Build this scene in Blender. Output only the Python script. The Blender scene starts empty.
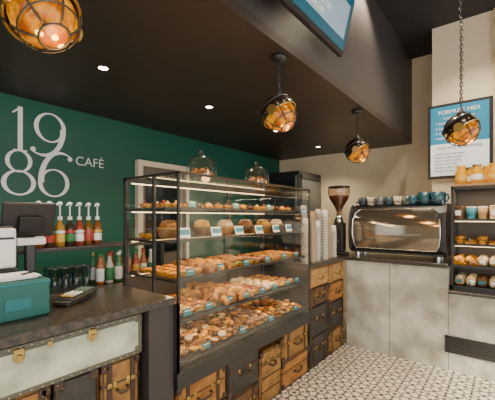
import bpy, bmesh, math, random
from mathutils import Matrix, Vector
random.seed(7)
R=math.radians
def T(x,y,z): return Matrix.Translation((x,y,z))
def RX(a): return Matrix.Rotation(R(a),4,'X')
def RY(a): return Matrix.Rotation(R(a),4,'Y')
def RZ(a): return Matrix.Rotation(R(a),4,'Z')
def S(x,y=None,z=None):
    if y is None: y=z=x
    return Matrix.Diagonal((x,y,z,1))

# ---------------- materials ----------------
def mat(name,col,rough=.5,metal=0,emis=None,es=1,noise=0,nscale=20,col2=None,bump=0,bscale=None,spec=.5,coat=0):
    m=bpy.data.materials.new(name); m.use_nodes=True
    nt=m.node_tree; b=nt.nodes['Principled BSDF']
    b.inputs['Base Color'].default_value=(*col,1)
    b.inputs['Roughness'].default_value=rough
    b.inputs['Metallic'].default_value=metal
    b.inputs['Specular IOR Level'].default_value=spec
    b.inputs['Coat Weight'].default_value=coat
    if emis:
        b.inputs['Emission Color'].default_value=(*emis,1); b.inputs['Emission Strength'].default_value=es
    if col2 or bump:
        tc=nt.nodes.new('ShaderNodeTexCoord')
        n=nt.nodes.new('ShaderNodeTexNoise'); n.inputs['Scale'].default_value=nscale; n.inputs['Detail'].default_value=5
        nt.links.new(tc.outputs['Object'],n.inputs['Vector'])
        if col2:
            r=nt.nodes.new('ShaderNodeValToRGB')
            r.color_ramp.elements[0].position=.38; r.color_ramp.elements[1].position=.62
            r.color_ramp.elements[0].color=(*col,1); r.color_ramp.elements[1].color=(*col2,1)
            nt.links.new(n.outputs['Fac'],r.inputs['Fac']); nt.links.new(r.outputs['Color'],b.inputs['Base Color'])
        if bump:
            n2=nt.nodes.new('ShaderNodeTexNoise'); n2.inputs['Scale'].default_value=bscale or nscale; n2.inputs['Detail'].default_value=6
            nt.links.new(tc.outputs['Object'],n2.inputs['Vector'])
            bp=nt.nodes.new('ShaderNodeBump'); bp.inputs['Strength'].default_value=bump; bp.inputs['Distance'].default_value=.01
            nt.links.new(n2.outputs['Fac'],bp.inputs['Height']); nt.links.new(bp.outputs['Normal'],b.inputs['Normal'])
    return m
def glassmat(name,tint=(1,1,1),refl=1.0,rough=.02):
    # thin clear sheet: Schlick reflectance computed from |N.I| so both faces of the sheet behave alike
    m=bpy.data.materials.new(name); m.use_nodes=True; nt=m.node_tree; nt.nodes.clear(); L=nt.links
    o=nt.nodes.new('ShaderNodeOutputMaterial'); mx=nt.nodes.new('ShaderNodeMixShader')
    t=nt.nodes.new('ShaderNodeBsdfTransparent'); t.inputs['Color'].default_value=(*tint,1)
    g=nt.nodes.new('ShaderNodeBsdfGlossy'); g.inputs['Roughness'].default_value=rough
    ge=nt.nodes.new('ShaderNodeNewGeometry'); dp=nt.nodes.new('ShaderNodeVectorMath'); dp.operation='DOT_PRODUCT'
    L.new(ge.outputs['Normal'],dp.inputs[0]); L.new(ge.outputs['Incoming'],dp.inputs[1])
    def M(op,a,b=None):
        n=nt.nodes.new('ShaderNodeMath'); n.operation=op
        for i,q in enumerate((a,b)):
            if q is None: continue
            if isinstance(q,(int,float)): n.inputs[i].default_value=q
            else: L.new(q,n.inputs[i])
        return n.outputs[0]
    f=M('ADD',M('MULTIPLY',M('POWER',M('SUBTRACT',1.0,M('ABSOLUTE',dp.outputs['Value'])),5.0),.9),.035)
    f=M('MINIMUM',M('MULTIPLY',f,refl),1.0)
    L.new(f,mx.inputs[0]); L.new(t.outputs[0],mx.inputs[1]); L.new(g.outputs[0],mx.inputs[2]); L.new(mx.outputs[0],o.inputs[0])
    return m
BLK=mat('black_metal',(.014,.014,.015),.4)
BLK2=mat('black_satin',(.026,.023,.021),.5)
CEIL=mat('ceiling_paint',(.034,.023,.018),.45)
CEIL2=mat('upper_ceiling_paint',(.016,.016,.018),.7)
SOFF=mat('soffit_paint',(.042,.038,.039),.4)
GREEN=mat('green_paint',(.004,.088,.057),.5,bump=.05,nscale=60)
BEIGE=mat('beige_plaster',(.64,.54,.37),.8,col2=(.70,.60,.43),nscale=3,bump=.1,bscale=50)
BEIGE2=mat('cream_plaster',(.70,.61,.44),.8,col2=(.76,.67,.50),nscale=2,bump=.1,bscale=50)
TRAV=mat('travertine',(.42,.33,.18),.7,col2=(.66,.55,.36),nscale=14,bump=.4)
CONC=mat('concrete_plaster',(.30,.285,.235),.75,col2=(.54,.53,.465),nscale=3.6,bump=.8,bscale=22)
SLAB=mat('granite_slab',(.016,.014,.012),.3,col2=(.065,.05,.04),nscale=45)
CHROME=mat('chrome',(.75,.74,.72),.18,1)
BRASS=mat('brass',(.42,.29,.09),.38,1)
WHITE=mat('white_plastic',(.8,.79,.76),.4)
PAINTW=mat('white_lettering',(.85,.85,.82),.6)
TEAL=mat('teal_box',(.005,.105,.09),.5)
TEALD=mat('teal_card',(.01,.15,.17),.5)
GLASS=glassmat('case_glass',(.985,.99,.985),1.2)
SHG=glassmat('shelf_glass',(.95,.98,.97),.8)
DOME=glassmat('dome_glass',(.95,.96,.96),2.5,.03)
SCRN=mat('screen_glass',(.01,.01,.012),.1)

# ---------------- mesh kit ----------------
def box_t(sx,sy,sz,b=0,seg=1):
    bm=bmesh.new(); bmesh.ops.create_cube(bm,size=1)
    bmesh.ops.scale(bm,vec=(sx,sy,sz),verts=bm.verts)
    if b>0: bmesh.ops.bevel(bm,geom=bm.edges[:],offset=b,segments=seg,affect='EDGES',profile=.5)
    bm.verts.index_update()
    r=([v.co.copy() for v in bm.verts],[[v.index for v in f.verts] for f in bm.faces],False)
    bm.free(); return r
def lathe(pr,n=20,smooth=True,cap=True):
    V=[];F=[]
    for r,z in pr:
        for i in range(n):
            a=2*math.pi*i/n; V.append(Vector((r*math.cos(a),r*math.sin(a),z)))
    for j in range(len(pr)-1):
        for i in range(n):
            k=(i+1)%n; F.append([j*n+i,j*n+k,(j+1)*n+k,(j+1)*n+i])
    if cap:
        if pr[0][0]>1e-4: F.append(list(range(n))[::-1])
        if pr[-1][0]>1e-4: F.append([(len(pr)-1)*n+i for i in range(n)])
    return (V,F,smooth)
def cyl(r,h,n=16,smooth=False): return lathe([(r,0),(r,h)],n,smooth)
def ball(rx,ry=None,rz=None,n=12,m=8):
    ry=ry or rx; rz=rz or rx
    V,F,_=lathe([(math.sin(math.pi*j/m)+1e-5,-math.cos(math.pi*j/m)) for j in range(m+1)],n)
    return ([Vector((v.x*rx,v.y*ry,v.z*rz)) for v in V],F,True)
def tube(path,rad,n=8,closed=False):
    P=[Vector(p) for p in path]; N=len(P)
    if not hasattr(rad,'__len__'): rad=[rad]*N
    V=[];F=[]
    for i,p in enumerate(P):
        if closed: t=P[(i+1)%N]-P[i-1]
        else: t=P[min(i+1,N-1)]-P[max(i-1,0)]
        t.normalize(); up=Vector((0,0,1)) if abs(t.z)<.9 else Vector((0,1,0))
        s=t.cross(up).normalized(); u=s.cross(t)
        for k in range(n):
            a=2*math.pi*k/n; V.append(p+(s*math.cos(a)+u*math.sin(a))*rad[i])
    for i in range(N if closed else N-1):
        j=(i+1)%N
        for k in range(n):
            l=(k+1)%n; F.append([i*n+k,i*n+l,j*n+l,j*n+k])
    if not closed: F.append(list(range(n))[::-1]); F.append([(N-1)*n+k for k in range(n)])
    return (V,F,True)
def prism(pr,y0,y1):
    n=len(pr); V=[Vector((x,y0,z)) for x,z in pr]+[Vector((x,y1,z)) for x,z in pr]
    F=[[i,(i+1)%n,n+(i+1)%n,n+i] for i in range(n)]+[list(range(n))[::-1],[n+i for i in range(n)]]
    return (V,F,False)
class MB:
    def __init__(s): s.v=[];s.f=[];s.mi=[];s.sm=[];s.mats=[]
    def add(s,t,m,M=None):
        if m not in s.mats: s.mats.append(m)
        k=s.mats.index(m); o=len(s.v)
        s.v.extend([M@v for v in t[0]] if M else t[0])
        for f in t[1]:
            s.f.append([o+i for i in f]); s.mi.append(k); s.sm.append(t[2])
        return s
    def box(s,x0,x1,y0,y1,z0,z1,m,b=0,seg=1):
        return s.add(box_t(x1-x0,y1-y0,z1-z0,b,seg),m,T((x0+x1)/2,(y0+y1)/2,(z0+z1)/2))
    def done(s,name,loc=None,rot=None,parent=None):
        me=bpy.data.meshes.new(name); me.from_pydata([tuple(v) for v in s.v],[],s.f)
        for m in s.mats: me.materials.append(m)
        me.polygons.foreach_set('material_index',s.mi); me.polygons.foreach_set('use_smooth',s.sm)
        me.update(); o=bpy.data.objects.new(name,me); bpy.context.collection.objects.link(o)
        if loc: o.location=loc
        if rot: o.rotation_euler=rot
        if parent: o.parent=parent
        return o
def text(name,body,size,M,m,parent=None,align='CENTER',ext=.001,off=0):
    c=bpy.data.curves.new(name,'FONT'); c.body=body; c.size=size; c.align_x=align; c.extrude=ext; c.offset=off
    c.materials.append(m); o=bpy.data.objects.new(name,c); bpy.context.collection.objects.link(o)
    if parent: o.parent=parent
    o.matrix_local=M
    return o

# ---------------- room ----------------
def floor_mat():
    m=bpy.data.materials.new('patterned_floor_tile'); m.use_nodes=True; nt=m.node_tree; N=nt.nodes; L=nt.links
    b=N['Principled BSDF']; b.inputs['Roughness'].default_value=.35
    tc=N.new('ShaderNodeTexCoord'); sp=N.new('ShaderNodeSeparateXYZ'); L.new(tc.outputs['Object'],sp.inputs[0])
    def M(op,a,bb=None,c=None):
        n=N.new('ShaderNodeMath'); n.operation=op
        for i,q in enumerate((a,bb,c)):
            if q is None: continue
            if isinstance(q,(int,float)): n.inputs[i].default_value=q
            else: L.new(q,n.inputs[i])
        return n.outputs[0]
    def loc(o): return M('ABSOLUTE',M('SUBTRACT',M('FRACT',M('MULTIPLY',o,1/.17)),.5))
    u=loc(sp.outputs[0]); v=loc(sp.outputs[1])
    s=M('ADD',u,v); mx=M('MAXIMUM',u,v); mn=M('MINIMUM',u,v)
    cen=M('LESS_THAN',s,.14)
    ring=M('LESS_THAN',M('ABSOLUTE',M('SUBTRACT',s,.40)),.055)
    corner=M('GREATER_THAN',s,.84)
    spoke=M('MULTIPLY',M('LESS_THAN',mn,.045),M('GREATER_THAN',mx,.2))
    pet=M('MULTIPLY',M('LESS_THAN',M('SUBTRACT',mx,mn),.09),M('LESS_THAN',M('ABSOLUTE',M('SUBTRACT',s,.63)),.11))
    d=M('MAXIMUM',M('MAXIMUM',cen,ring),M('MAXIMUM',M('MAXIMUM',corner,spoke),pet))
    n=N.new('ShaderNodeTexNoise'); n.inputs['Scale'].default_value=6; L.new(tc.outputs['Object'],n.inputs['Vector'])
    r=N.new('ShaderNodeValToRGB'); r.color_ramp.elements[0].color=(.62,.55,.44,1); r.color_ramp.elements[1].color=(.80,.73,.61,1)
    L.new(n.outputs['Fac'],r.inputs['Fac'])
    mix=N.new('ShaderNodeMix'); mix.data_type='RGBA'; L.new(d,mix.inputs[0]); L.new(r.outputs[0],mix.inputs[6]); mix.inputs[7].default_value=(.075,.055,.045,1)
    L.new(mix.outputs[2],b.inputs['Base Color']); return m
MB().box(-3,5.1,-3,3.4,-.1,0,floor_mat()).done('floor')
MB().box(-3,5.1,3.2,3.4,0,2.5,GREEN).done('wall_green')
MB().box(4.95,5.1,.7,3.2,0,3.66,BEIGE).done('wall_end')
MB().box(4.3,5.1,-3,.7,0,3.66,BEIGE2).done('wall_right')
MB().box(4.262,4.3,-.7,.13,.77,3.66,TRAV).done('trim_travertine')
cm=MB().box(-3,4.95,1.05,3.4,2.5,2.56,CEIL).box(-3,4.95,1.05,1.11,2.56,3.66,SOFF); cm.done('ceiling_dropped')
MB().box(-3,5.1,-3,3.4,3.66,3.76,CEIL2).done('ceiling')
MB().box(-2.8,4.3,-.9,-.78,3.5,3.66,CEIL2).done('ceiling_beam')
sf=MB()
for x in [-2.9,-1.5,-.1,1.3,2.7,4.1]: sf.box(x-.04,x+.04,-2.95,-2.87,0,3.0,BLK)
sf.box(-3,4.3,-2.95,-2.87,2.25,2.31,BLK).box(-3,4.3,-2.95,-2.87,0,.25,BLK).box(-3,4.3,-3,-2.85,3.0,3.66,CEIL2)
sf.done('window_storefront')
sf=MB()
sf.box(-3,-2.9,-2.85,3.2,2.7,3.66,BEIGE).box(-3,-2.9,1.0,3.2,0,2.7,BEIGE).box(-3,-2.9,-2.85,1.0,0,.3,BEIGE)
sf.done('wall_left')
DOORG=mat('door_panel',(.16,.13,.10),.5)
d=MB()
d.box(2.06,2.12,3.13,3.195,0,2.12,BEIGE2).box(2.72,2.78,3.13,3.195,0,2.12,BEIGE2).box(2.12,2.72,3.13,3.195,2.06,2.12,BEIGE2)
d.box(2.12,2.72,3.17,3.195,0,2.06,DOORG).box(2.18,2.66,3.155,3.17,1.1,1.95,SCRN).add(ball(.025),CHROME,T(2.65,3.14,1.0))
d.done('door_1')

def ringt(cx,cz,rx,rz,ts,tt,n=48,a0=0,a1=360):
    V=[];F=[]; k=int(n*(a1-a0)/360)
    for i in range(k+1):
        a=R(a0+(a1-a0)*i/k); c,s_=math.cos(a),math.sin(a)
        V.append(Vector((cx+rx*c,0,cz+rz*s_))); V.append(Vector((cx+(rx-ts)*c,0,cz+(rz-tt)*s_)))
    for i in range(k): F.append([2*i,2*i+1,2*i+3,2*i+2])
    return (V,F,False)
def ribbon(pts):
    V=[];F=[]
    for i,(x,z,w) in enumerate(pts):
        a=pts[max(i-1,0)]; b=pts[min(i+1,len(pts)-1)]
        tx,tz=b[0]-a[0],b[1]-a[1]; l=math.hypot(tx,tz) or 1; nx,nz=-tz/l,tx/l
        V+= [Vector((x+nx*w/2,0,z+nz*w/2)),Vector((x-nx*w/2,0,z-nz*w/2))]
    for i in range(len(pts)-1): F.append([2*i,2*i+1,2*i+3,2*i+2])
    return (V,F,False)
def nine(cx,ztop,rx,rz,h):
    out=[ringt(cx,ztop-rz,rx,rz,.036,.013)]
    pts=[]
    for i in range(25):
        t=i/24; a=R(-118*t)
        w=.036*max(0,1-t*1.15)**.6+.013
        x=cx-rx*.45+(rx*1.45-w/2)*math.cos(a)
        z=ztop-rz+(h-rz-.006)*math.sin(a)
        pts.append((x,z,w))
    out.append(ribbon(pts)); ex,ez,_=pts[-1]
    out.append(ringt(ex+.008,ez+.012,.021,.021,.021,.021,20))
    return out
lg=MB()
YO=[0]
def pl(t,M=None):
    YO[0]-=.0005; lg.add(t,PAINTW,T(0,YO[0],0)@(M or Matrix()))
pl(ribbon([(.985,2.05,.036),(.985,2.42,.036)])); pl(ribbon([(.93,2.36,.012),(.985,2.412,.014)])); pl(ribbon([(.935,2.055,.012),(1.035,2.055,.012)]))
for t in nine(1.215,2.42,.13,.13,.385): pl(t)
pl(ringt(.975,1.965,.098,.095,.032,.013)); pl(ringt(.975,1.785,.125,.105,.036,.013))
for t in nine(0,0,.13,.125,.405): pl(t,T(1.245,0,1.678)@S(-1,1,-1))
lg.done('wall_lettering',loc=(0,3.196,0))
lo=bpy.data.objects['wall_lettering']
text('cafe_word','CAFÉ',.12,T(1.43,0,1.99)@RX(90),PAINTW,lo,'LEFT',.001,-.001)

# ---------------- downlights ----------------
DLE=mat('lamp_disc',(1,1,1),.5,emis=(1,.86,.68),es=14)
def downlight(x,y,z,e,size=110):
    m=MB().add(lathe([(.040,-.004),(.045,-.008),(.05,0)],24,True,False),BLK2).add(lathe([(0,-.002),(.030,-.002)],24),DLE)
    o=m.done('recessed_downlight',loc=(x,y,z))
    l=bpy.data.lights.new('spot','SPOT'); l.energy=e; l.color=(1,.82,.58); l.spot_size=R(size); l.spot_blend=.7; l.shadow_soft_size=.04
    lo=bpy.data.objects.new('spot_light',l); bpy.context.collection.objects.link(lo); lo.parent=o; lo.location=(0,0,-.03)
for x in [.1,1.14,2.14,3.22,4.32]: downlight(x,2.14,2.5,50,130)
for x,y in [(1.6,-.3),(3.0,.9),(3.5,.2),(3.0,-.9),(.2,.2)]: downlight(x,y,3.658,150,120)  # upper-ceiling downlights added out of view to brighten walls and coffee zone

# ---------------- pendant helmet lamps ----------------
def amber():
    m=bpy.data.materials.new('amber_glass'); m.use_nodes=True; nt=m.node_tree; b=nt.nodes['Principled BSDF']
    tc=nt.nodes.new('ShaderNodeTexCoord'); v=nt.nodes.new('ShaderNodeTexNoise'); v.inputs['Scale'].default_value=26; v.inputs['Detail'].default_value=2
    nt.links.new(tc.outputs['Object'],v.inputs['Vector'])
    r=nt.nodes.new('ShaderNodeValToRGB'); e=r.color_ramp.elements
    e[0].position=.38; e[0].color=(.20,.035,.0,1); e[1].position=.68; e[1].color=(1,.40,.0,1)
    nt.links.new(v.outputs['Fac'],r.inputs['Fac']); nt.links.new(r.outputs[0],b.inputs['Emission Color']); b.inputs['Emission Strength'].default_value=.95
    b.inputs['Base Color'].default_value=(.16,.04,.0,1); b.inputs['Roughness'].default_value=.2; b.inputs['Specular IOR Level'].default_value=.3
    return m
AMB=amber(); BULB=mat('bulb_glow',(1,.5,.1),.3,emis=(1,.62,.05),es=4); LEATH=mat('helmet_shell',(.016,.010,.007),.22,coat=.3)
def pendant(x,y,z,top,chain=True,rz=0):
    p=MB(); r=.112
    M=RZ(rz)@RX(-34)
    shell=lathe([(max(r*math.sin(R(a)),1e-4),r*math.cos(R(a))) for a in range(0,99,7)]+[(r*.94*math.sin(R(a)),r*.94*math.cos(R(a))) for a in range(98,0,-12)],32,True,False)
    p.add(shell,LEATH,M)
    p.add(tube([(r*1.0*math.cos(t*math.pi/12),r*1.0*math.sin(t*math.pi/12),-.016) for t in range(24)],.005,6,True),BRASS,M)
    p.add(tube([(r*.93*math.cos(t*math.pi/12),r*.93*math.sin(t*math.pi/12),.052) for t in range(24)],.005,6,True),BLK,M)
    for t in range(16): 
        a=t*math.pi/8; p.add(ball(.004,n=6,m=4),BRASS,M@T(r*1.0*math.cos(a),r*1.0*math.sin(a),.010))
    g=lathe([(max(.097*math.sin(R(a)),1e-4),.097*math.cos(R(a))-.014) for a in range(50,181,10)],28,True,False)
    p.add(g,AMB,M)
    # bulbs glowing through
    for bx,by in ((0,0),(.035,.02),(-.035,.015)): p.add(ball(.016,.016,.022,10,6),BULB,M@T(bx,by,-.095+.25*abs(bx)))
    for t in range(6):
        a=t*math.pi/3+.4
        p.add(tube([((r*1.01*math.sin(R(b)))*math.cos(a),(r*1.01*math.sin(R(b)))*math.sin(a),r*1.01*math.cos(R(b))) for b in range(96,158,10)],.004,6),BLK,M)
    p.add(tube([(.045*math.cos(q*math.pi/10),.045*math.sin(q*math.pi/10),-.107) for q in range(20)],.0045,6,True),BLK,M)
    p.add(tube([(.090*math.cos(q*math.pi/10),.090*math.sin(q*math.pi/10),-.070) for q in range(20)],.0035,6,True),BLK,M)
    for sx in (-1,1): p.add(cyl(.03,.014,20),BRASS,M@T(sx*r*.98,0,-.01)@RY(90*sx))
    p.add(lathe([(.035,r-.012),(.03,r+.008),(.012,r+.02),(.012,r+.035)],16),BLK2)
    H=top-z
    p.add(tube([(.014*math.cos(q*math.pi/6),0,r+.045+.014*math.sin(q*math.pi/6)) for q in range(12)],.003,6,True),BLK2)
    if chain:
        zz=r+.06; i=0
        while zz<H-.04:
            L_=tube([((.010*math.cos(q*math.pi/4)) ,0,.018*math.sin(q*math.pi/4)) for q in range(8)],.0032,5,True)
            p.add(L_,BLK2,T(0,0,zz+.012)@RZ(90*(i%2))); zz+=.027; i+=1
        p.add(cyl(.0025,H-r-.05,6),BLK,T(.004,.004,r+.05))
    else: p.add(cyl(.005,H-r-.04,8),BLK,T(0,0,r+.04))
    p.add(lathe([(.05,H-.001),(.05,H-.015),(.02,H-.035),(.001,H-.035)],20),BLK)
    o=p.done('pendant_lamp',loc=(x,y,z))
    l=bpy.data.lights.new('glow','POINT'); l.energy=4; l.color=(1,.5,.15); l.shadow_soft_size=.05
    lo=bpy.data.objects.new('glow_light',l); bpy.context.collection.objects.link(lo); lo.parent=o; lo.location=M@Vector((0,0,-.19))
pendant(.42,1.17,2.15,2.5,rz=15); pendant(1.74,1.13,2.145,2.5,rz=10); pendant(3.09,1.13,2.125,2.5,False,rz=10); pendant(2.78,.27,2.12,3.66,True,rz=-5)

# ---------------- suitcases ----------------
TAN=mat('tan_leather',(.150,.066,.012),.45,col2=(.30,.150,.032),nscale=11,bump=.3,bscale=70)
COG=mat('cognac_leather',(.20,.075,.012),.42,col2=(.34,.145,.026),nscale=13,bump=.3,bscale=70)
BRN=mat('brown_leather',(.060,.026,.008),.42,col2=(.13,.056,.016),nscale=11,bump=.3,bscale=70)
BKL=mat('black_leather',(.012,.011,.011),.42,col2=(.03,.026,.022),nscale=9,bump=.25,bscale=80)
CRM=mat('pale_trunk_skin',(.26,.31,.22),.5,col2=(.52,.55,.41),nscale=6,bump=.25,bscale=40)
DKT=mat('dark_trim_leather',(.035,.015,.006),.45)
LTAN=mat('light_tan_leather',(.28,.16,.05),.45,col2=(.42,.26,.09),nscale=9,bump=.2,bscale=80)
EDG=mat('trunk_edging',(.10,.095,.07),.4,.5)
def suitcase(x0,x1,y0,z0,z1,m,trim=DKT,dep=.34,name='suitcase',handle=True,straps=True,seam=.62,ribs=False):
    w=x1-x0;h=z1-z0; s=MB()
    s.add(box_t(w-.006,dep,h-.004,.016,3),m,T(0,dep/2,h/2))
    hz=h*seam
    s.box(-w/2+.001,w/2-.001,-.003,dep-.01,hz-.004,hz+.004,trim)
    c=min(.05,h*.22)
    for sx in (-1,1):
        for sz in (0,1):
            s.add(box_t(c,c,c,.012,2),trim,T(sx*(w/2-c/2),c/2-.005,(h-c/2) if sz else c/2))
            for k in (.3,.7): s.add(ball(.003,n=6,m=4),BRASS,T(sx*(w/2-c*k),-.006,(h-c*k) if sz else c*k))
    P=[(-w/2+.012,-.001,.012),(w/2-.012,-.001,.012),(w/2-.012,-.001,h-.012),(-w/2+.012,-.001,h-.012)]
    s.add(tube(P,.005,6,True),trim)
    if ribs:
        for k in (.25,.5,.75): s.box(-w/2+.02,w/2-.02,-.004,.004,h*k-.006,h*k+.006,trim,.002)
    if straps:
        for sx in (-1,1):
            s.box(sx*w*.3-.014,sx*w*.3+.014,-.005,.004,.004,h-.004,trim)
            s.box(sx*w*.3-.012,sx*w*.3+.012,-.009,0,hz-.013,hz+.008,BRASS,.003)
    for sx in (-1,1): s.box(sx*w*.17-.010,sx*w*.17+.010,-.008,0,hz-.015,hz+.010,BRASS,.003)
    if handle:
        hw=min(.06,w*.13)
        s.add(tube([(-hw,-.002,hz-.03),(-hw,-.022,hz-.032),(-hw*.6,-.03,hz-.045),(hw*.6,-.03,hz-.045),(hw,-.022,hz-.032),(hw,-.002,hz-.03)],.008,8),trim)
        for sx in (-1,1): s.box(sx*hw-.008,sx*hw+.008,-.006,0,hz-.038,hz-.022,BRASS,.002)
    return s,((x0+x1)/2,y0,z0),name
def sc(*a,**k):
    s,l,n=suitcase(*a,**k); return s.done(n,loc=l)
s,l,n_=suitcase(-.34,1.05,1.56,.77,.985,CRM,EDG,name='steamer_trunk',handle=False,straps=False,seam=.86)
W=1.39;H_=.215
for zz in (.012,H_-.014): s.box(-W/2+.01,W/2-.01,-.006,.002,zz-.010,zz+.010,EDG,.002)
for xx in (-W/2+.014,W/2-.014): s.box(xx-.010,xx+.010,-.006,.002,.01,H_-.01,EDG,.002)
i=0
while i*.04<W-.04:
    for zz in (.012,H_-.014): s.add(ball(.0035,n=6,m=4),CHROME,T(-W/2+.02+i*.04,-.007,zz))
    i+=1
for xx in (-.25,.12,.42): s.box(xx-.02,xx+.02,-.012,0,.15,.20,BRASS,.004).box(xx-.009,xx+.009,-.018,-.01,.14,.175,BRASS,.003)
s.done(n_,loc=l)
Y=1.57
xs=[-.34,.0,.415,.61,.825,1.05]
for i in range(5): sc(xs[i],xs[i+1]-.008,Y,.32,.768,[BRN,BKL,COG,BKL,TAN][i],straps=i!=3,ribs=(i in (2,)),seam=[.62,.62,.7,.5,.75][i])
xs=[-.34,.1,.58,1.05]
for i in range(3): sc(xs[i],xs[i+1]-.008,Y,0,.318,[BKL,TAN,BRN][i])
Y2=1.53
sc(1.26,1.70,Y2,.26,.49,COG,straps=True); sc(1.26,1.70,Y2,0,.258,BRN)
sc(1.71,2.08,Y2,.22,.495,BKL,straps=False); sc(1.71,2.08,Y2,0,.218,BRN)
sc(2.09,2.40,Y2,0,.43,TAN,ribs=True,straps=False,seam=.8)
sc(2.41,2.90,Y2,.24,.49,TAN); sc(2.41,2.90,Y2,0,.238,COG,straps=False)
sc(2.92,3.33,Y2,0,.30,BKL); sc(2.92,3.33,Y2,.302,.60,BKL,straps=False); sc(2.92,3.33,Y2,.602,.79,BRN); sc(2.92,3.33,Y2,.792,.99,LTAN,COG,straps=False)
sc(3.35,3.74,Y2,0,.26,TAN); sc(3.35,3.74,Y2,.262,.56,BKL); sc(3.35,3.74,Y2,.562,.78,COG,straps=False); sc(3.35,3.74,Y2,.782,.99,LTAN,TAN)

# ---------------- counters ----------------
c=MB()
c.box(-.6,1.232,1.50,2.10,1.0,1.04,SLAB,.004).box(-.6,2.1,2.1,2.48,1.0,1.04,SLAB,.004)
c.box(1.065,1.232,1.52,2.1,0,1.0,BLK2).box(-.6,2.1,2.12,2.46,0,1.0,BLK2).box(-.6,-.36,1.58,2.12,0,1.0,BLK2)
c.done('service_counter')
c=MB()
c.box(2.87,4.28,1.50,2.12,1.0,1.04,SLAB,.004).box(3.73,4.28,.475,1.50,1.0,1.04,SLAB,.004)
c.box(2.89,4.25,1.93,2.1,0,1.0,BLK2).box(2.86,2.90,1.53,1.93,0,1.0,BLK)
c.done('coffee_counter')
s=MB().box(3.77,3.9,.475,1.5,0,.995,CONC).box(3.77,3.9,-1.5,.471,0,.76,CONC)
s.done('half_wall_concrete')
MB().box(3.768,3.772,1.02,1.026,0,.99,mat('joint',(.15,.14,.12),.8)).done('trim_joint')
MB().box(3.70,4.3,-1.5,.47,.762,.79,SLAB,.003).done('display_plinth')
v=MB().box(3.755,3.768,-.3,.50,.18,.34,BLK,.002)
for i in range(9): v.add(box_t(.012,.74,.006),BLK2,T(3.752,.10,.200+i*.015)@RY(35))
v.box(3.748,3.756,-.3,.50,.18,.198,BLK).box(3.748,3.756,-.3,.50,.322,.34,BLK).box(3.748,3.756,.48,.50,.18,.34,BLK)
v.done('air_vent_grille')

# ---------------- display case ----------------
X0,X1,Y0,Y1=1.24,2.84,1.49,2.06
ZT=1.765
dc=MB()
dc.box(X0,X1,Y0,Y1,.50,.60,BLK,.004)
dc.box(X0+.02,X1-.02,1.92,Y1-.01,0,.5,BLK2)
w=.014
dc.box(X0,X0+w,Y0,Y0+w,.6,ZT,BLK).box(X1-w,X1,Y0,Y0+w,.6,ZT,BLK)
dc.box(X0,X0+.025,Y1-.025,Y1,.6,ZT,BLK).box(X1-.025,X1,Y1-.025,Y1,.6,ZT,BLK)
dc.box(X0,X0+.018,1.72,1.738,.6,ZT,BLK)
for x in (1.77,2.3): dc.box(x-.012,x+.012,Y1-.02,Y1,.6,ZT,BLK)
dc.box(X0,X1,Y0,Y0+.014,ZT-.014,ZT,BLK).box(X0,X1,Y1-.03,Y1,ZT-.03,ZT,BLK)
dc.box(X0,X0+.014,Y0,Y1,ZT-.014,ZT,BLK).box(X1-.014,X1,Y0,Y1,ZT-.014,ZT,BLK)
dc.box(X0,X0+.012,Y0,1.9,.6,1.0,BLK2)
dc.box(X0+.02,X1-.02,Y1-.012,Y1-.004,.6,1.12,mat('case_back_panel',(.05,.035,.025),.4))
lv=[.64,.88,1.13,1.36,1.56]
for i,z in enumerate(lv):
    if i<2: dc.box(X0+.015,X1-.015,Y0+.03+.02*i,Y1-.03,z-.018,z,BLK)
    else:
        yf=Y0+.05+.05*(i-2)
        dc.box(X0+.015,X1-.015,yf,Y1-.03,z-.008,z,SHG).box(X0+.015,X1-.015,yf-.008,yf,z-.016,z+.002,BLK)
        dc.box(X0+.015,X1-.015,Y1-.04,Y1-.03,z-.02,z,BLK)
        for x in (X0+.03,2.04,X1-.03): dc.box(x-.006,x+.006,yf,Y1-.03,z-.022,z-.009,BLK)
dco=dc.done('pastry_display_case')
g=MB().box(X0+.002,X1-.002,Y0+.003,Y0+.009,.6,ZT-.01,GLASS).box(X0+.003,X0+.009,Y0+.01,Y1-.02,1.0,ZT-.01,GLASS).box(X1-.009,X1-.003,Y0+.01,Y1-.02,.6,ZT-.01,GLASS).box(X0+.005,X1-.005,Y0+.01,Y1-.02,ZT-.01,ZT-.003,GLASS)
g.done('glass_panels',parent=dco)
LED=mat('led_strip',(1,1,1),.5,emis=(1,.66,.28),es=5)
g=MB()
for i,z in enumerate([.88,1.13,1.36,1.56,ZT-.012]): g.box(X0+.03,X1-.03,Y1-.06,Y1-.05,z-.03,z-.024,LED)
g.done('led_strips',parent=dco)
for z,e,y in ((ZT-.02,8,1.56),(1.10,5,1.66),(.86,4.5,1.62),(1.34,4,1.72)):
    l=bpy.data.lights.new('case_light','AREA'); l.shape='RECTANGLE'; l.size=1.5; l.size_y=.02; l.energy=e; l.color=(1,.74,.38)
    lo=bpy.data.objects.new('case_light',l); bpy.context.collection.objects.link(lo); lo.location=(2.04,y,z-.02); lo.parent=dco
GOLD=mat('golden_crust',(.34,.125,.008),.45,col2=(.62,.30,.025),nscale=34,bump=.3,bscale=90,spec=.3)
DGOLD=mat('baked_crust',(.13,.042,.006),.45,col2=(.34,.13,.014),nscale=38,bump=.3,bscale=90,spec=.3)
CUST=mat('custard',(.72,.38,.015),.3,col2=(.38,.12,.008),nscale=45,spec=.3)
CHOC=mat('chocolate_glaze',(.035,.013,.005),.25)
APR=mat('apricot_glaze',(.75,.27,.006),.2,col2=(.50,.12,.004),nscale=25,spec=.3)
SUG=mat('powder_sugar',(.75,.64,.44),.7,col2=(.48,.25,.07),nscale=60)
BERRY=mat('berry',(.28,.010,.012),.25)
CHEESE=mat('melted_cheese',(.78,.55,.13),.5,col2=(.55,.22,.03),nscale=30)
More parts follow.
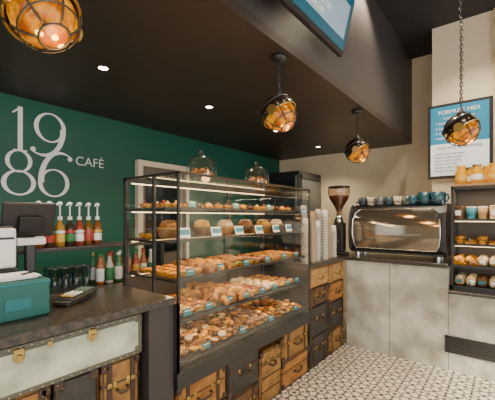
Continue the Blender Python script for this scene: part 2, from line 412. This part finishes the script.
SALAD=mat('salad_green',(.10,.25,.02),.6)
pth=[];rad=[]
for i in range(25):
    t=i/24; a=R(-105+210*t); pth.append((.045*math.cos(a)-.02,.055*math.sin(a),.018*math.sin(math.pi*t)+.004))
    rad.append((.006+.022*math.sin(math.pi*t))*(1+.22*abs(math.sin(t*math.pi*5.5))))
CRO=tube(pth,rad,8)
def nat(M,p,top=CUST,crust=GOLD,r=.035):
    p.add(lathe([(r*.7,0),(r,.022),(r*1.03,.026),(r*.9,.024)],12,True),crust,M)
    p.add(lathe([(r*.92,.02),(r*.6,.029),(.0005,.031)],10,True,False),top,M)
def bun(M,p,m,rx=.045,ry=.04,rz=.03): p.add(ball(rx,ry,rz,10,6),m,M@T(0,0,rz*.8))
def swirl(M,p,a=GOLD,b=DGOLD):
    p.add(lathe([(.04,0),(.044,.012),(.036,.024),(.001,.026)],12),a,M)
    p.add(tube([((.006+.0028*i)*math.cos(i*.75),(.006+.0028*i)*math.sin(i*.75),.026) for i in range(11)],.006,5),b,M)
PAC=box_t(.085,.05,.032,.013,2); DAN=box_t(.085,.085,.02,.007,1)
def painchoc(M,p):
    p.add(PAC,GOLD,M@T(0,0,.016))
    for k in (-1,0,1): p.add(box_t(.010,.052,.034,.004),DGOLD,M@T(k*.024,0,.018))
    for k in (-1,1): p.add(ball(.006,n=6,m=4),CHOC,M@T(.043,k*.012,.018)); p.add(ball(.006,n=6,m=4),CHOC,M@T(-.043,k*.012,.018))
def danish(M,p,top=APR):
    p.add(DAN,GOLD,M@T(0,0,.01)); p.add(ball(.026,.026,.012,10,6),top,M@T(0,0,.02))
    for k in range(4): p.add(tube([(.036,.036,.02),(.036,0,.024),(.036,-.036,.02)],.007,5),DGOLD,M@RZ(90*k))
def sandwich(M,p):
    p.add(ball(.03,.075,.016,10,6),GOLD,M@T(0,0,.014)); p.add(box_t(.06,.13,.006,.002),SALAD,M@T(0,0,.024)); p.add(box_t(.052,.12,.006,.002),CHEESE,M@T(0,0,.030)); p.add(ball(.03,.075,.02,10,6),DGOLD,M@T(0,0,.042))
def quiche(M,p): nat(M@S(1.45,1.45,1.2),p,CHEESE,DGOLD)
def tray(p,x0,x1,y0,y1,z): p.box(x0,x1,y0,y1,z,z+.006,BLK2).box(x0,x1,y0,y0+.004,z,z+.014,BLK)
def card(p,x,y,z,m=TEALD,s=1.2): 
    p.add(box_t(.055*s,.003,.036*s),m,T(x,y,z+.02*s)@RX(-15)); p.add(box_t(.04*s,.001,.004*s),PAINTW,T(x,y-.003,z+.026*s)@RX(-15)); p.add(box_t(.03*s,.001,.004*s),PAINTW,T(x,y-.001,z+.016*s)@RX(-15))
p=MB(); z=lv[0]
for gi,(xa,xb) in enumerate([(1.27,1.66),(1.67,2.05),(2.06,2.44),(2.45,2.81)]):
    tray(p,xa,xb,1.54,2.02,z)
    x=xa+.035
    while x<xb-.02:
        y=1.57
        while y<2.0:
            for L_ in range(2 if random.random()<.6 else 1):
                M=T(x+random.uniform(-.01,.01),y+random.uniform(-.01,.01),z+.006+L_*.026)@RZ(random.uniform(0,360))@RX(random.uniform(-22,22))
                k=random.random()
                if k<.62: nat(M,p,random.choice([CUST,APR,CHOC,DGOLD,CHOC,SUG]),random.choice([GOLD,DGOLD,DGOLD]),.032)
                elif k<.74: p.add(CRO,random.choice([GOLD,DGOLD]),M@S(.72))
                elif k<.88: swirl(M@S(.75),p,random.choice([DGOLD,GOLD]),CHOC)
                else: bun(M,p,random.choice([GOLD,DGOLD,SUG]),.032,.028,.02)
            y+=.06
        x+=.062
    card(p,(xa+xb)/2+random.uniform(-.08,.08),1.535,z+.01)
p.done('pastry_trays')
p=MB(); z=lv[1]
for gi,(xa,xb) in enumerate([(1.27,1.66),(1.67,2.05),(2.06,2.44),(2.45,2.81)]):
    tray(p,xa,xb,1.57,2.02,z)
    x=xa+.05; ci=0
    while x<xb-.03:
        y=1.615
        while y<2.0:
            M=T(x+random.uniform(-.006,.006),y,z+.006)@RZ(random.uniform(-25,25))
            if gi==0: quiche(M,p) if ci<2 else danish(M,p,APR)
            elif gi==1: p.add(CRO,random.choice([GOLD,GOLD,DGOLD]),M@S(1.05)) 
            elif gi==2: danish(M,p,[CUST,BERRY][ci%2]) if ci<2 else bun(M,p,SUG,.042,.04,.03)
            else: swirl(M@S(1.05),p) if ci<2 else painchoc(M,p)
            if gi==1 and random.random()<.4: p.add(CRO,random.choice([GOLD,DGOLD]),T(0,0,.036)@M@RZ(70))
            y+=.092
        x+=.094; ci+=1
    card(p,xa+.1,1.56,z+.01); card(p,xb-.1,1.56,z+.01)
p.done('viennoiserie_trays')
p=MB(); z=lv[2]
x=1.31; i=0
while x<2.8:
    q=(i//3)%5
    for y in (1.62,1.71,1.80,1.9):
        M=T(x,y,z)@RZ(random.uniform(-15,15))
        if q==0: nat(M@S(1.15),p,APR,GOLD)
        elif q==1: p.add(CRO,random.choice([GOLD,DGOLD]),M)
        elif q==2:
            if y in (1.62,1.80): sandwich(M@T(0,.03,0),p)
        elif q==3: nat(M@S(1.15),p,random.choice([BERRY,CHOC]),DGOLD)
        else: painchoc(M,p)
    x+=.092; i+=1
for x in (1.40,1.68,1.96,2.24,2.5,2.7): card(p,x,1.565,z+.002)
p.done('croissant_rows')
p=MB(); z=lv[3]
LB=mat('label_blue',(.02,.20,.28),.5)
for i,x in enumerate([1.42,1.72,1.98,2.24,2.5,2.72]):
    p.add(lathe([(.06,0),(.078,.05),(.082,.07),(.072,.07)],20),BRN if i%2 else TAN,T(x,1.8,z))
    p.add(ball(.068,.062,.05,14,8),[DGOLD,GOLD,SUG][i%3],T(x,1.8,z+.072))
    for k in range(3): p.add(box_t(.008,.07,.004,.001),SUG,T(x-.025+.025*k,1.795,z+.117-.006*abs(k-1))@RZ(20))
    p.add(box_t(.10,.004,.065),PAINTW,T(x+.01,1.66,z+.036)@RX(-12)); p.add(box_t(.085,.001,.034),LB,T(x+.01,1.6545,z+.042)@RX(-12))
    p.add(box_t(.06,.03,.012),BLK,T(x+.01,1.67,z+.006))
for x in [1.34,1.56,1.86,2.1,2.38,2.62]:
    for y in (1.9,1.97): nat(T(x,y,z)@S(1.1),p,CHOC)
p.done('bread_baskets')
p=MB(); z=lv[4]
for i in range(16):
    x=1.30+i*.098
    for y in (1.70,1.79,1.9):
        M=T(x,y,z)
        if i%5<3: nat(M@S(1.05),p,[BERRY,CUST,CHOC][i%3],GOLD); p.add(ball(.01,n=8,m=5),[BERRY,SUG,GOLD][i%3],T(x,y,z+.038))
        else: bun(M@RZ(30),p,[GOLD,CHOC][i%2],.045,.028,.024)
for x in (1.5,1.95,2.4): card(p,x,1.66,z+.003)
p.done('tartlet_row')
MB().add(cyl(.028,.001,20),mat('blue_sticker',(.02,.22,.6),.4),T(2.72,1.489,1.55)@RX(90)).box(2.695,2.745,1.4875,1.4885,1.545,1.555,PAINTW).done('glass_sticker',parent=dco)

def dome(x,y,r=.10):
    d=MB().add(lathe([(.001,0),(r*1.1,0),(r*1.15,.012),(r*1.1,.014),(.001,.012)],28),CHROME)
    d.add(lathe([(r,.014),(r*1.0,.08),(r*.93,.125),(r*.7,.165),(r*.3,.185),(.012,.19)],28,True,False),DOME)
    d.add(tube([(r*math.cos(q*math.pi/12),r*math.sin(q*math.pi/12),.017) for q in range(24)],.003,5,True),CHROME)
    d.add(ball(.018,.018,.016),BLK,T(0,0,.212)).add(cyl(.007,.02,8),BLK,T(0,0,.188))
    d.add(lathe([(r*.75,.014),(r*.8,.05),(r*.7,.07),(.001,.078)],20),DGOLD)
    d.add(lathe([(r*.6,.074),(r*.4,.09),(.001,.095)],20),CUST)
    for i in range(7): d.add(ball(.013,n=8,m=5),[CHOC,DGOLD][i%2],T(r*.5*math.cos(i*.9),r*.5*math.sin(i*.9),.086))
    d.done('glass_cake_dome',loc=(x,y,ZT+.001))
dome(1.72,1.80,.115); dome(2.38,1.78,.11)

# ---------------- back bar shelf, syrups, jars ----------------
sh=MB().box(.62,1.66,2.14,2.40,1.29,1.31,BLK2,.002)
for x in (.64,1.64): sh.box(x-.015,x+.015,2.16,2.38,1.04,1.29,BLK)
sh.done('bottle_shelf')
SY=[(.20,.05,.01),(.06,.02,.01),(.35,.17,.02),(.04,.02,.01),(.25,.03,.02),(.14,.07,.01)]
CAPR=mat('label_red',(.40,.03,.02),.5); LGR=mat('label_green',(.03,.20,.06),.5)
LAB=[PAINTW,CAPR,mat('label_yellow',(.7,.42,.05),.5),LGR,PAINTW,CAPR]
for i in range(7):
    b=MB(); ms=mat('syrup_%d'%i,SY[i%6],.08,coat=.5)
    b.add(lathe([(.001,0),(.026,.0),(.028,.008),(.028,.11),(.024,.13),(.012,.155),(.012,.175),(.001,.175)],18),ms)
    b.add(lathe([(.0285,.03),(.0288,.032),(.0288,.078),(.0285,.08)],18,True,False),LAB[i%6])
    b.add(lathe([(.0285,.085),(.0288,.087),(.0288,.10),(.0285,.102)],18,True,False),LAB[(i+2)%6])
    b.add(cyl(.014,.022,14),WHITE,T(0,0,.17)).add(cyl(.005,.08,8),WHITE,T(0,0,.19)).add(lathe([(.009,.262),(.014,.27),(.014,.282),(.001,.288)],12),WHITE)
    b.add(tube([(0,0,.272),(-.02,-.02,.274),(-.036,-.034,.262)],[.006,.005,.004],8),WHITE)
    b.done('syrup_pump_bottle',loc=(.79+i*.061,2.25,1.311))
for i in range(14):
    b=MB(); x=1.15+(i%7)*.068; yy=2.20 if i<7 else 2.30
    ms=mat('jar_%d'%i,[(.4,.12,.03),(.6,.55,.45),(.05,.2,.08),(.5,.3,.1),(.35,.04,.02)][i%5],.15)
    b.add(lathe([(.001,0),(.025,0),(.027,.006),(.027,.12),(.018,.145),(.012,.17),(.012,.19),(.001,.19)],16),ms)
    b.add(lathe([(.0275,.02),(.0278,.022),(.0278,.105),(.0275,.108)],16,True,False),[PAINTW,LGR,PAINTW,CAPR,LAB[2]][i%5])
    b.add(cyl(.014,.022,12),[LGR,CAPR,WHITE,BRASS][i%4],T(0,0,.188))
    b.done('juice_bottle',loc=(x,yy,1.041))
b=MB()
for i in range(4):
    for k in range(2):
        b.add(lathe([(.024,0),(.032,.13),(.030,.13),(.022,.006),(.001,.006)],16,True,False),DOME,T(i*.068,k*.075,0))
        b.add(tube([(.032*math.cos(q*math.pi/8)+i*.068,.032*math.sin(q*math.pi/8)+k*.075,.13) for q in range(16)],.0015,4,True),CHROME)
b.done('drinking_glass_set',loc=(.88,2.26,1.041))

# ---------------- POS, box, terminal ----------------
b=MB()
b.add(box_t(.30,.24,.17,.006,1),TEAL,T(0,0,.085)).add(box_t(.304,.244,.012,.003),TEALD,T(0,0,.158))
b.add(box_t(.10,.004,.05),TEALD,T(.02,-.121,.07))
b.done('teal_card_box',loc=(.50,1.83,1.041))
b=MB()
for i in range(5): b.add(box_t(.20,.14,.003),PAINTW,T(random.uniform(-.01,.01),0,.002+.0035*i)@RZ(random.uniform(-6,6)))
b.add(tube([(.03,-.05,.022),(.13,.02,.022)],.004,6),BLK)
b.done('paper_pad',loc=(.52,1.82,1.213))
b=MB()
b.add(box_t(.12,.12,.02,.005),BLK,T(.0,0,.01)).add(box_t(.05,.03,.34,.006),BLK,T(.0,.02,.18))
b.add(box_t(.26,.03,.20,.01,2),BLK2,T(.0,.03,.445)@RX(18)).add(box_t(.23,.004,.17),SCRN,T(.0,.048,.45)@RX(18))
b.add(box_t(.12,.03,.09,.004),BLK,T(.0,.005,.42)@RX(18))
b.add(box_t(.14,.03,.04,.004),WHITE,T(.0,.0,.325)).done('pos_terminal_screen',loc=(.69,2.07,1.041))
b=MB().add(box_t(.10,.13,.20,.01,2),WHITE,T(0,0,.10)).add(box_t(.08,.006,.012),BLK,T(0,-.064,.15)).add(box_t(.09,.09,.02,.004),BLK2,T(0,.02,.20))
b.add(box_t(.11,.14,.20,.004),BLK2,T(0,0,-.101)).done('receipt_printer',loc=(.54,2.03,1.243))
b=MB(); Z_=S(1.3)
b.add(box_t(.08,.17,.03,.008,2),BLK,Z_@T(0,0,.018)@RX(5)).add(box_t(.06,.06,.002),mat('lcd',(.12,.16,.15),.2),Z_@T(0,.045,.039)@RX(5))
for i in range(4):
    for k in range(3): b.add(box_t(.014,.012,.006,.002),[LAB[2],WHITE,WHITE,WHITE][i],Z_@T(-.02+k*.02,-.06+i*.02,.033+.001*i))
b.add(box_t(.07,.03,.02,.004),BLK2,Z_@T(0,-.085,.01)).done('card_payment_terminal',loc=(.84,1.86,1.043),rot=(0,0,R(-60)))

# ---------------- cup stacks ----------------
KRAFT=mat('kraft_paper',(.42,.27,.12),.7); CUPW=mat('cup_white',(.70,.67,.60),.6); LIDB=mat('lid_black',(.02,.02,.02),.4)
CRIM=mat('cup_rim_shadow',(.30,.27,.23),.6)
st=MB()
def cupstack(x,y,n,m,r=.042,h=.10,lid=False):
    for i in range(n):
        z=.0+i*.017
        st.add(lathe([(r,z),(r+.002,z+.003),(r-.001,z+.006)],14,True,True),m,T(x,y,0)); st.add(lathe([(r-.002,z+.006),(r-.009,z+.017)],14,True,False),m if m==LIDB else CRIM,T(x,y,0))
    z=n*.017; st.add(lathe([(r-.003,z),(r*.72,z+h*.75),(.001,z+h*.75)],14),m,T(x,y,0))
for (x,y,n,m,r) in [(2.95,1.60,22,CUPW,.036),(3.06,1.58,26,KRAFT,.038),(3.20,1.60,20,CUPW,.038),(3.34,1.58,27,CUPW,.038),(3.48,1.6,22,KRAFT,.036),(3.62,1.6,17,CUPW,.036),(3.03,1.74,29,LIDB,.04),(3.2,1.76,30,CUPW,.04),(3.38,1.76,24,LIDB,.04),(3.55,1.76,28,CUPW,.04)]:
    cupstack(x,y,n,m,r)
st.done('paper_cup_stacks',loc=(0,0,1.041))

# ---------------- espresso machine ----------------
PAN=mat('machine_panel',(.36,.32,.26),.10,.9)
e=MB()
pr=[(3.90,1.10),(3.84,1.15),(3.82,1.28),(3.825,1.42),(3.85,1.54),(3.90,1.61),(3.96,1.635),(4.16,1.635),(4.22,1.55),(4.22,1.10)]
ya,yb=.50,1.50
e.add(prism(pr,ya+.03,yb-.03),BLK)
for y0,y1 in ((ya,ya+.03),(yb-.03,yb)): e.add(prism([(x-.008 if x<4 else x+.005,1.36+(z-1.36)*1.03) for x,z in pr],y0,y1),BLK2)
rows=[(3.838,1.145),(3.825,1.20),(3.814,1.29),(3.814,1.38),(3.824,1.47),(3.845,1.55),(3.872,1.59)]
V=[];F=[];n=24
for j,(x,z) in enumerate(rows):
    ins=[.04,.012,0,0,.004,.03,.08][j]
    for i in range(n+1): V.append(Vector((x-.004,ya+.05+ins+(yb-ya-.10-2*ins)*i/n,z)))
for j in range(len(rows)-1):
    for i in range(n): a=j*(n+1)+i; F.append([a,a+1,a+n+2,a+n+1])
e.add((V,F,True),PAN)
loop=[V[i] for i in range(n+1)]+[V[j*(n+1)+n] for j in range(1,len(rows))]+[V[(len(rows)-1)*(n+1)+i] for i in range(n-1,-1,-1)]+[V[j*(n+1)] for j in range(len(rows)-2,0,-1)]
e.add(tube([v+Vector((-.002,0,0)) for v in loop],.006,6,True),CHROME)
for y in (ya+.08,yb-.08):
    for x in (3.92,4.16): e.add(cyl(.025,.07,14),CHROME,T(x,y,1.041))
e.box(3.87,4.2,ya+.02,yb-.02,1.09,1.115,BLK2,.003)
R_=[(3.92,ya+.04,1.675),(3.92,yb-.04,1.675),(4.18,yb-.04,1.675),(4.18,ya+.04,1.675)]
e.add(tube(R_,.005,6,True),BLK2)
for v_ in R_: e.add(cyl(.005,.045,8),CHROME,T(v_[0],v_[1],1.63))
for y in (.85,1.05,1.27): e.add(tube([(4.22,y,1.42),(4.25,y,1.38),(4.255,y,1.30)],.012,8),CHROME)
e.done('espresso_machine')
MUG=lathe([(.001,0),(.028,0),(.036,.01),(.040,.075),(.037,.075),(.033,.012),(.001,.008)],16)
MH=tube([(.038,0,.062),(.058,0,.058),(.062,0,.035),(.052,0,.018),(.036,0,.018)],.005,6)
MC=[mat('mug_teal',(.015,.07,.10),.3),mat('mug_grey',(.16,.17,.16),.35),mat('mug_cream',(.60,.52,.38),.35),mat('mug_dark',(.03,.06,.08),.3)]
mg=MB()
for i in range(9):
    for k in range(2):
        M=T(3.98+k*.12,.60+i*.098,1.637)@RZ(random.uniform(60,300))
        m_=MC[(0 if i<3 else [1,2,3][(i+k)%3])]; s_=1.7 if i<2 else 1.25
        if i<3: M=T(3.98+k*.13,.60+i*.12,1.637)@RZ(random.uniform(60,300))
        if i==2: s_=1.3
        mg.add(MUG,m_,M@S(s_)); mg.add(MH,m_,M@S(s_))
mg.done('coffee_mug_collection')
gr=MB().add(box_t(.15,.2,.03,.008),BLK,T(0,0,.015)).add(box_t(.11,.13,.36,.02,3),BLK2,T(.02,0,.21)).add(lathe([(.05,.38),(.055,.42),(.04,.45),(.03,.49)],20),CHROME)
gr.add(tube([(-.03,0,.30),(-.09,0,.28),(-.1,0,.24)],.018,8),BLK).add(tube([(-.04,-.03,.16),(-.11,-.03,.16)],.006,6),CHROME).add(tube([(-.04,.03,.16),(-.11,.03,.16)],.006,6),CHROME)
gr.add(lathe([(.03,.49),(.05,.58),(.115,.68),(.135,.76),(.13,.82)],24,True,False),glassmat('hopper_glass',(.80,.66,.55),2)).add(lathe([(.132,.82),(.132,.835),(.02,.85),(.001,.85)],24),BLK).add(lathe([(.001,.5),(.045,.57),(.10,.66),(.125,.72),(.001,.73)],20),mat('coffee_beans',(.09,.03,.008),.4,bump=1,nscale=120))
gr.done('coffee_grinder',loc=(3.92,1.66,1.041))

f=MB().box(4.2,4.9,2.38,3.0,0,2.17,BLK,.006).box(4.19,4.2,2.42,2.96,.3,2.05,SCRN).box(4.17,4.19,2.40,2.43,.2,2.1,CHROME).box(4.26,4.84,2.365,2.38,1.2,2.05,mat('fridge_window',(.18,.2,.2),.1,.5))
f.box(4.25,4.85,2.36,2.38,2.06,2.13,BLK2).done('bar_refrigerator')

# ---------------- right display cabinet ----------------
WD=mat('oak_board',(.32,.18,.08),.5,col2=(.42,.25,.12),nscale=8)
cb=MB(); xa,xb,y0,y1,z0,z1=3.80,4.24,-.5,.455,.79,1.80
for x in (xa,xb-.02):
    for y in (y0,y1-.02): cb.box(x,x+.02,y,y+.02,z0,z1,BLK)
cb.box(xa,xb,y0,y1,z0,z0+.04,BLK).box(xa,xb,y0,y1,z1-.03,z1,BLK).box(xb-.008,xb-.002,y0,y1,z0,z1,mat('cabinet_back',(.10,.075,.055),.5))
for z in (1.03,1.24,1.48): cb.box(xa+.01,xb-.01,y0,y1,z-.008,z,SHG).box(xa+.002,xa+.012,y0,y1,z-.02,z+.002,BLK)
cb.box(xa,xb,y0,y1,z1,z1+.02,WD)
for z in (1.46,1.22): cb.box(xa+.03,xa+.04,y0+.03,y1-.03,z-.006,z,LED)
cbo=cb.done('snack_display_cabinet')
MB().box(xa+.004,xb-.02,y1-.008,y1-.003,z0+.04,z1-.03,GLASS).done('side_glass',parent=cbo)
for z,e in ((z1-.04,5),(1.21,3)):
    l=bpy.data.lights.new('cab_light','AREA'); l.shape='RECTANGLE'; l.size=.02; l.size_y=.9; l.energy=e; l.color=(1,.80,.52)
    lo=bpy.data.objects.new('cab_light',l); bpy.context.collection.objects.link(lo); lo.location=(3.86,0,z); lo.parent=cbo
p=MB()
PKT=box_t(.085,.07,.13,.012,2); BAG=box_t(.08,.085,.09,.03,2)
WRAP=mat('clear_wrap',(.55,.50,.40),.15,col2=(.35,.20,.06),nscale=25,coat=.6)
for zi,z in enumerate([.831,1.031,1.241,1.481]):
    for i in range(9):
        y=.39-i*.092
        for x in (3.88,4.0,4.12):
            M=T(x,y,z)@RZ(random.uniform(-14,14))
            if zi==0: p.add(BAG,[WRAP,SUG,BRN,WRAP][i%4],M@T(0,0,.045)); p.add(box_t(.002,.05,.03),[TEALD,PAINTW][i%2],M@T(-.041,0,.045))
            elif zi==1: 
                if i%4<2: p.add(CRO,[GOLD,DGOLD][i%2],M@S(.95)); p.add(CRO,GOLD,T(0,0,.035)@M@RZ(60)@S(.85))
                else: p.add(BAG,WRAP,M@T(0,0,.045)@S(.95)); p.add(box_t(.002,.045,.03),PAINTW,M@T(-.04,0,.045))
            elif zi==2: 
                if i%2: danish(M,p,[APR,BERRY][(i//2)%2])
                else: painchoc(M,p); painchoc(T(0,0,.034)@M@RZ(30),p)
            else: 
                if i%3==0: p.add(PKT,[BRN,SUG,LB][(i//3)%3],M@T(0,0,.065)); p.add(box_t(.002,.05,.05),PAINTW,M@T(-.044,0,.06))
                else: p.add(lathe([(.03,0),(.038,.11),(.001,.11)],14),[SUG,LB,KRAFT][i%3],M); p.add(lathe([(.039,.11),(.039,.12),(.001,.122)],14),WHITE,M)
for z in (.84,1.04,1.25): 
    for y in (.3,.1): card(p,3.825,y,z)
p.done('snack_assortment')
HON=mat('amber_juice',(.60,.26,.006),.15,col2=(.75,.42,.01),nscale=12)
for i,(x,y) in enumerate([(3.9,.38),(3.9,.25),(3.9,.12),(4.08,.32),(4.08,.18),(3.9,-.01)]):
    b=MB().add(lathe([(.001,0),(.045,0),(.05,.01),(.05,.13),(.036,.155),(.036,.165),(.001,.165)],18),HON).add(cyl(.038,.022,18),BRASS if i%2 else HON,T(0,0,.165))
    b.add(lathe([(.0505,.04),(.0508,.042),(.0508,.09),(.0505,.092)],18,True,False),[LAB[2],PAINTW][i%2]).done('preserve_jar',loc=(x,y,1.821))

# ---------------- menu sign ----------------
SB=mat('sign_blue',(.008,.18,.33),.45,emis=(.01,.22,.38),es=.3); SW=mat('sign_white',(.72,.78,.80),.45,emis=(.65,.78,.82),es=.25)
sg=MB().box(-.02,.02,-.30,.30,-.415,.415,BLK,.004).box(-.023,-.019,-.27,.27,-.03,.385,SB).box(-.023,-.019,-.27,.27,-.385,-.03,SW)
sgo=sg.done('menu_board',loc=(4.2795,.437,2.345))
Q=RZ(-90)@RX(90)
DT=mat('sign_text_dark',(.03,.08,.12),.5)
text('title','FORMULE MIDI',.058,T(-.026,0,.30)@Q,PAINTW,sgo)
for i,tx in enumerate(['Sandwich + boisson','1 SANDWICH  5.90','2 SALADE  7.50','3 QUICHE  6.80','4 DESSERT  3.20']): text('line_%d'%i,tx,.036,T(-.026,.0 if i==0 else .22,.24-i*.055)@Q,PAINTW,sgo,'CENTER' if i==0 else 'LEFT')
text('title_2','TOUS NOS SANDWICHS',.038,T(-.026,0,-.09)@Q,DT,sgo)
for i in range(6): text('item_%d'%i,['Jambon beurre fromage','Poulet crudites  mayo','Thon tomate  salade','Chevre miel  noix','Saumon aneth  citron','Dessert du jour'][i],.030,T(-.026,.23,-.15-i*.038)@Q,DT,sgo,'LEFT')
tv=MB().box(-.52,.52,-.02,.02,0,.60,BLK,.004).box(-.50,.50,-.023,-.019,.03,.58,mat('tv_image',(.01,.06,.09),.15,emis=(.015,.09,.13),es=.7)).box(-.46,.46,-.025,-.022,.09,.30,mat('tv_header',(.25,.34,.40),.3,emis=(.16,.27,.35),es=.5))
tv.box(-.05,.05,.02,.12,.2,.3,BLK)
tvo=tv.done('wall_television',loc=(1.70,.93,2.62),rot=(R(14),0,0))
text('tv_text','NOS FORMULES',.1,T(0,-.027,.44)@RX(90),PAINTW,tvo)
for i in range(4): text('tv_line_%d'%i,['Petit dejeuner  6.50     Expresso 1.80','Brunch  14.90     Cappuccino 3.50','Gourmande  5.20     Chocolat 3.90','Boissons chaudes     Latte 3.90'][i],.045,T(-.43,-.027,.255-i*.048)@RX(90),PAINTW,tvo,'LEFT')

# ---------------- light ----------------
wd=bpy.data.worlds.new('World'); bpy.context.scene.world=wd; wd.use_nodes=True
bg=wd.node_tree.nodes['Background']; bg.inputs[0].default_value=(.98,.97,.95,1); bg.inputs[1].default_value=3.6
sn=bpy.data.lights.new('sun','SUN'); sn.energy=7; sn.angle=R(3); sn.color=(1,.88,.68)
so=bpy.data.objects.new('sun',sn); bpy.context.collection.objects.link(so)
so.rotation_euler=Vector((.70,.72,-.60)).to_track_quat('-Z','Y').to_euler()

cam=bpy.data.cameras.new('camera'); cam.lens=331/495*36; cam.sensor_width=36; cam.shift_y=17/495; cam.clip_start=.05
co=bpy.data.objects.new('camera',cam); bpy.context.collection.objects.link(co); co.location=(0,0,1.5); co.rotation_euler=(R(90),0,R(-51.6))
bpy.context.scene.camera=co
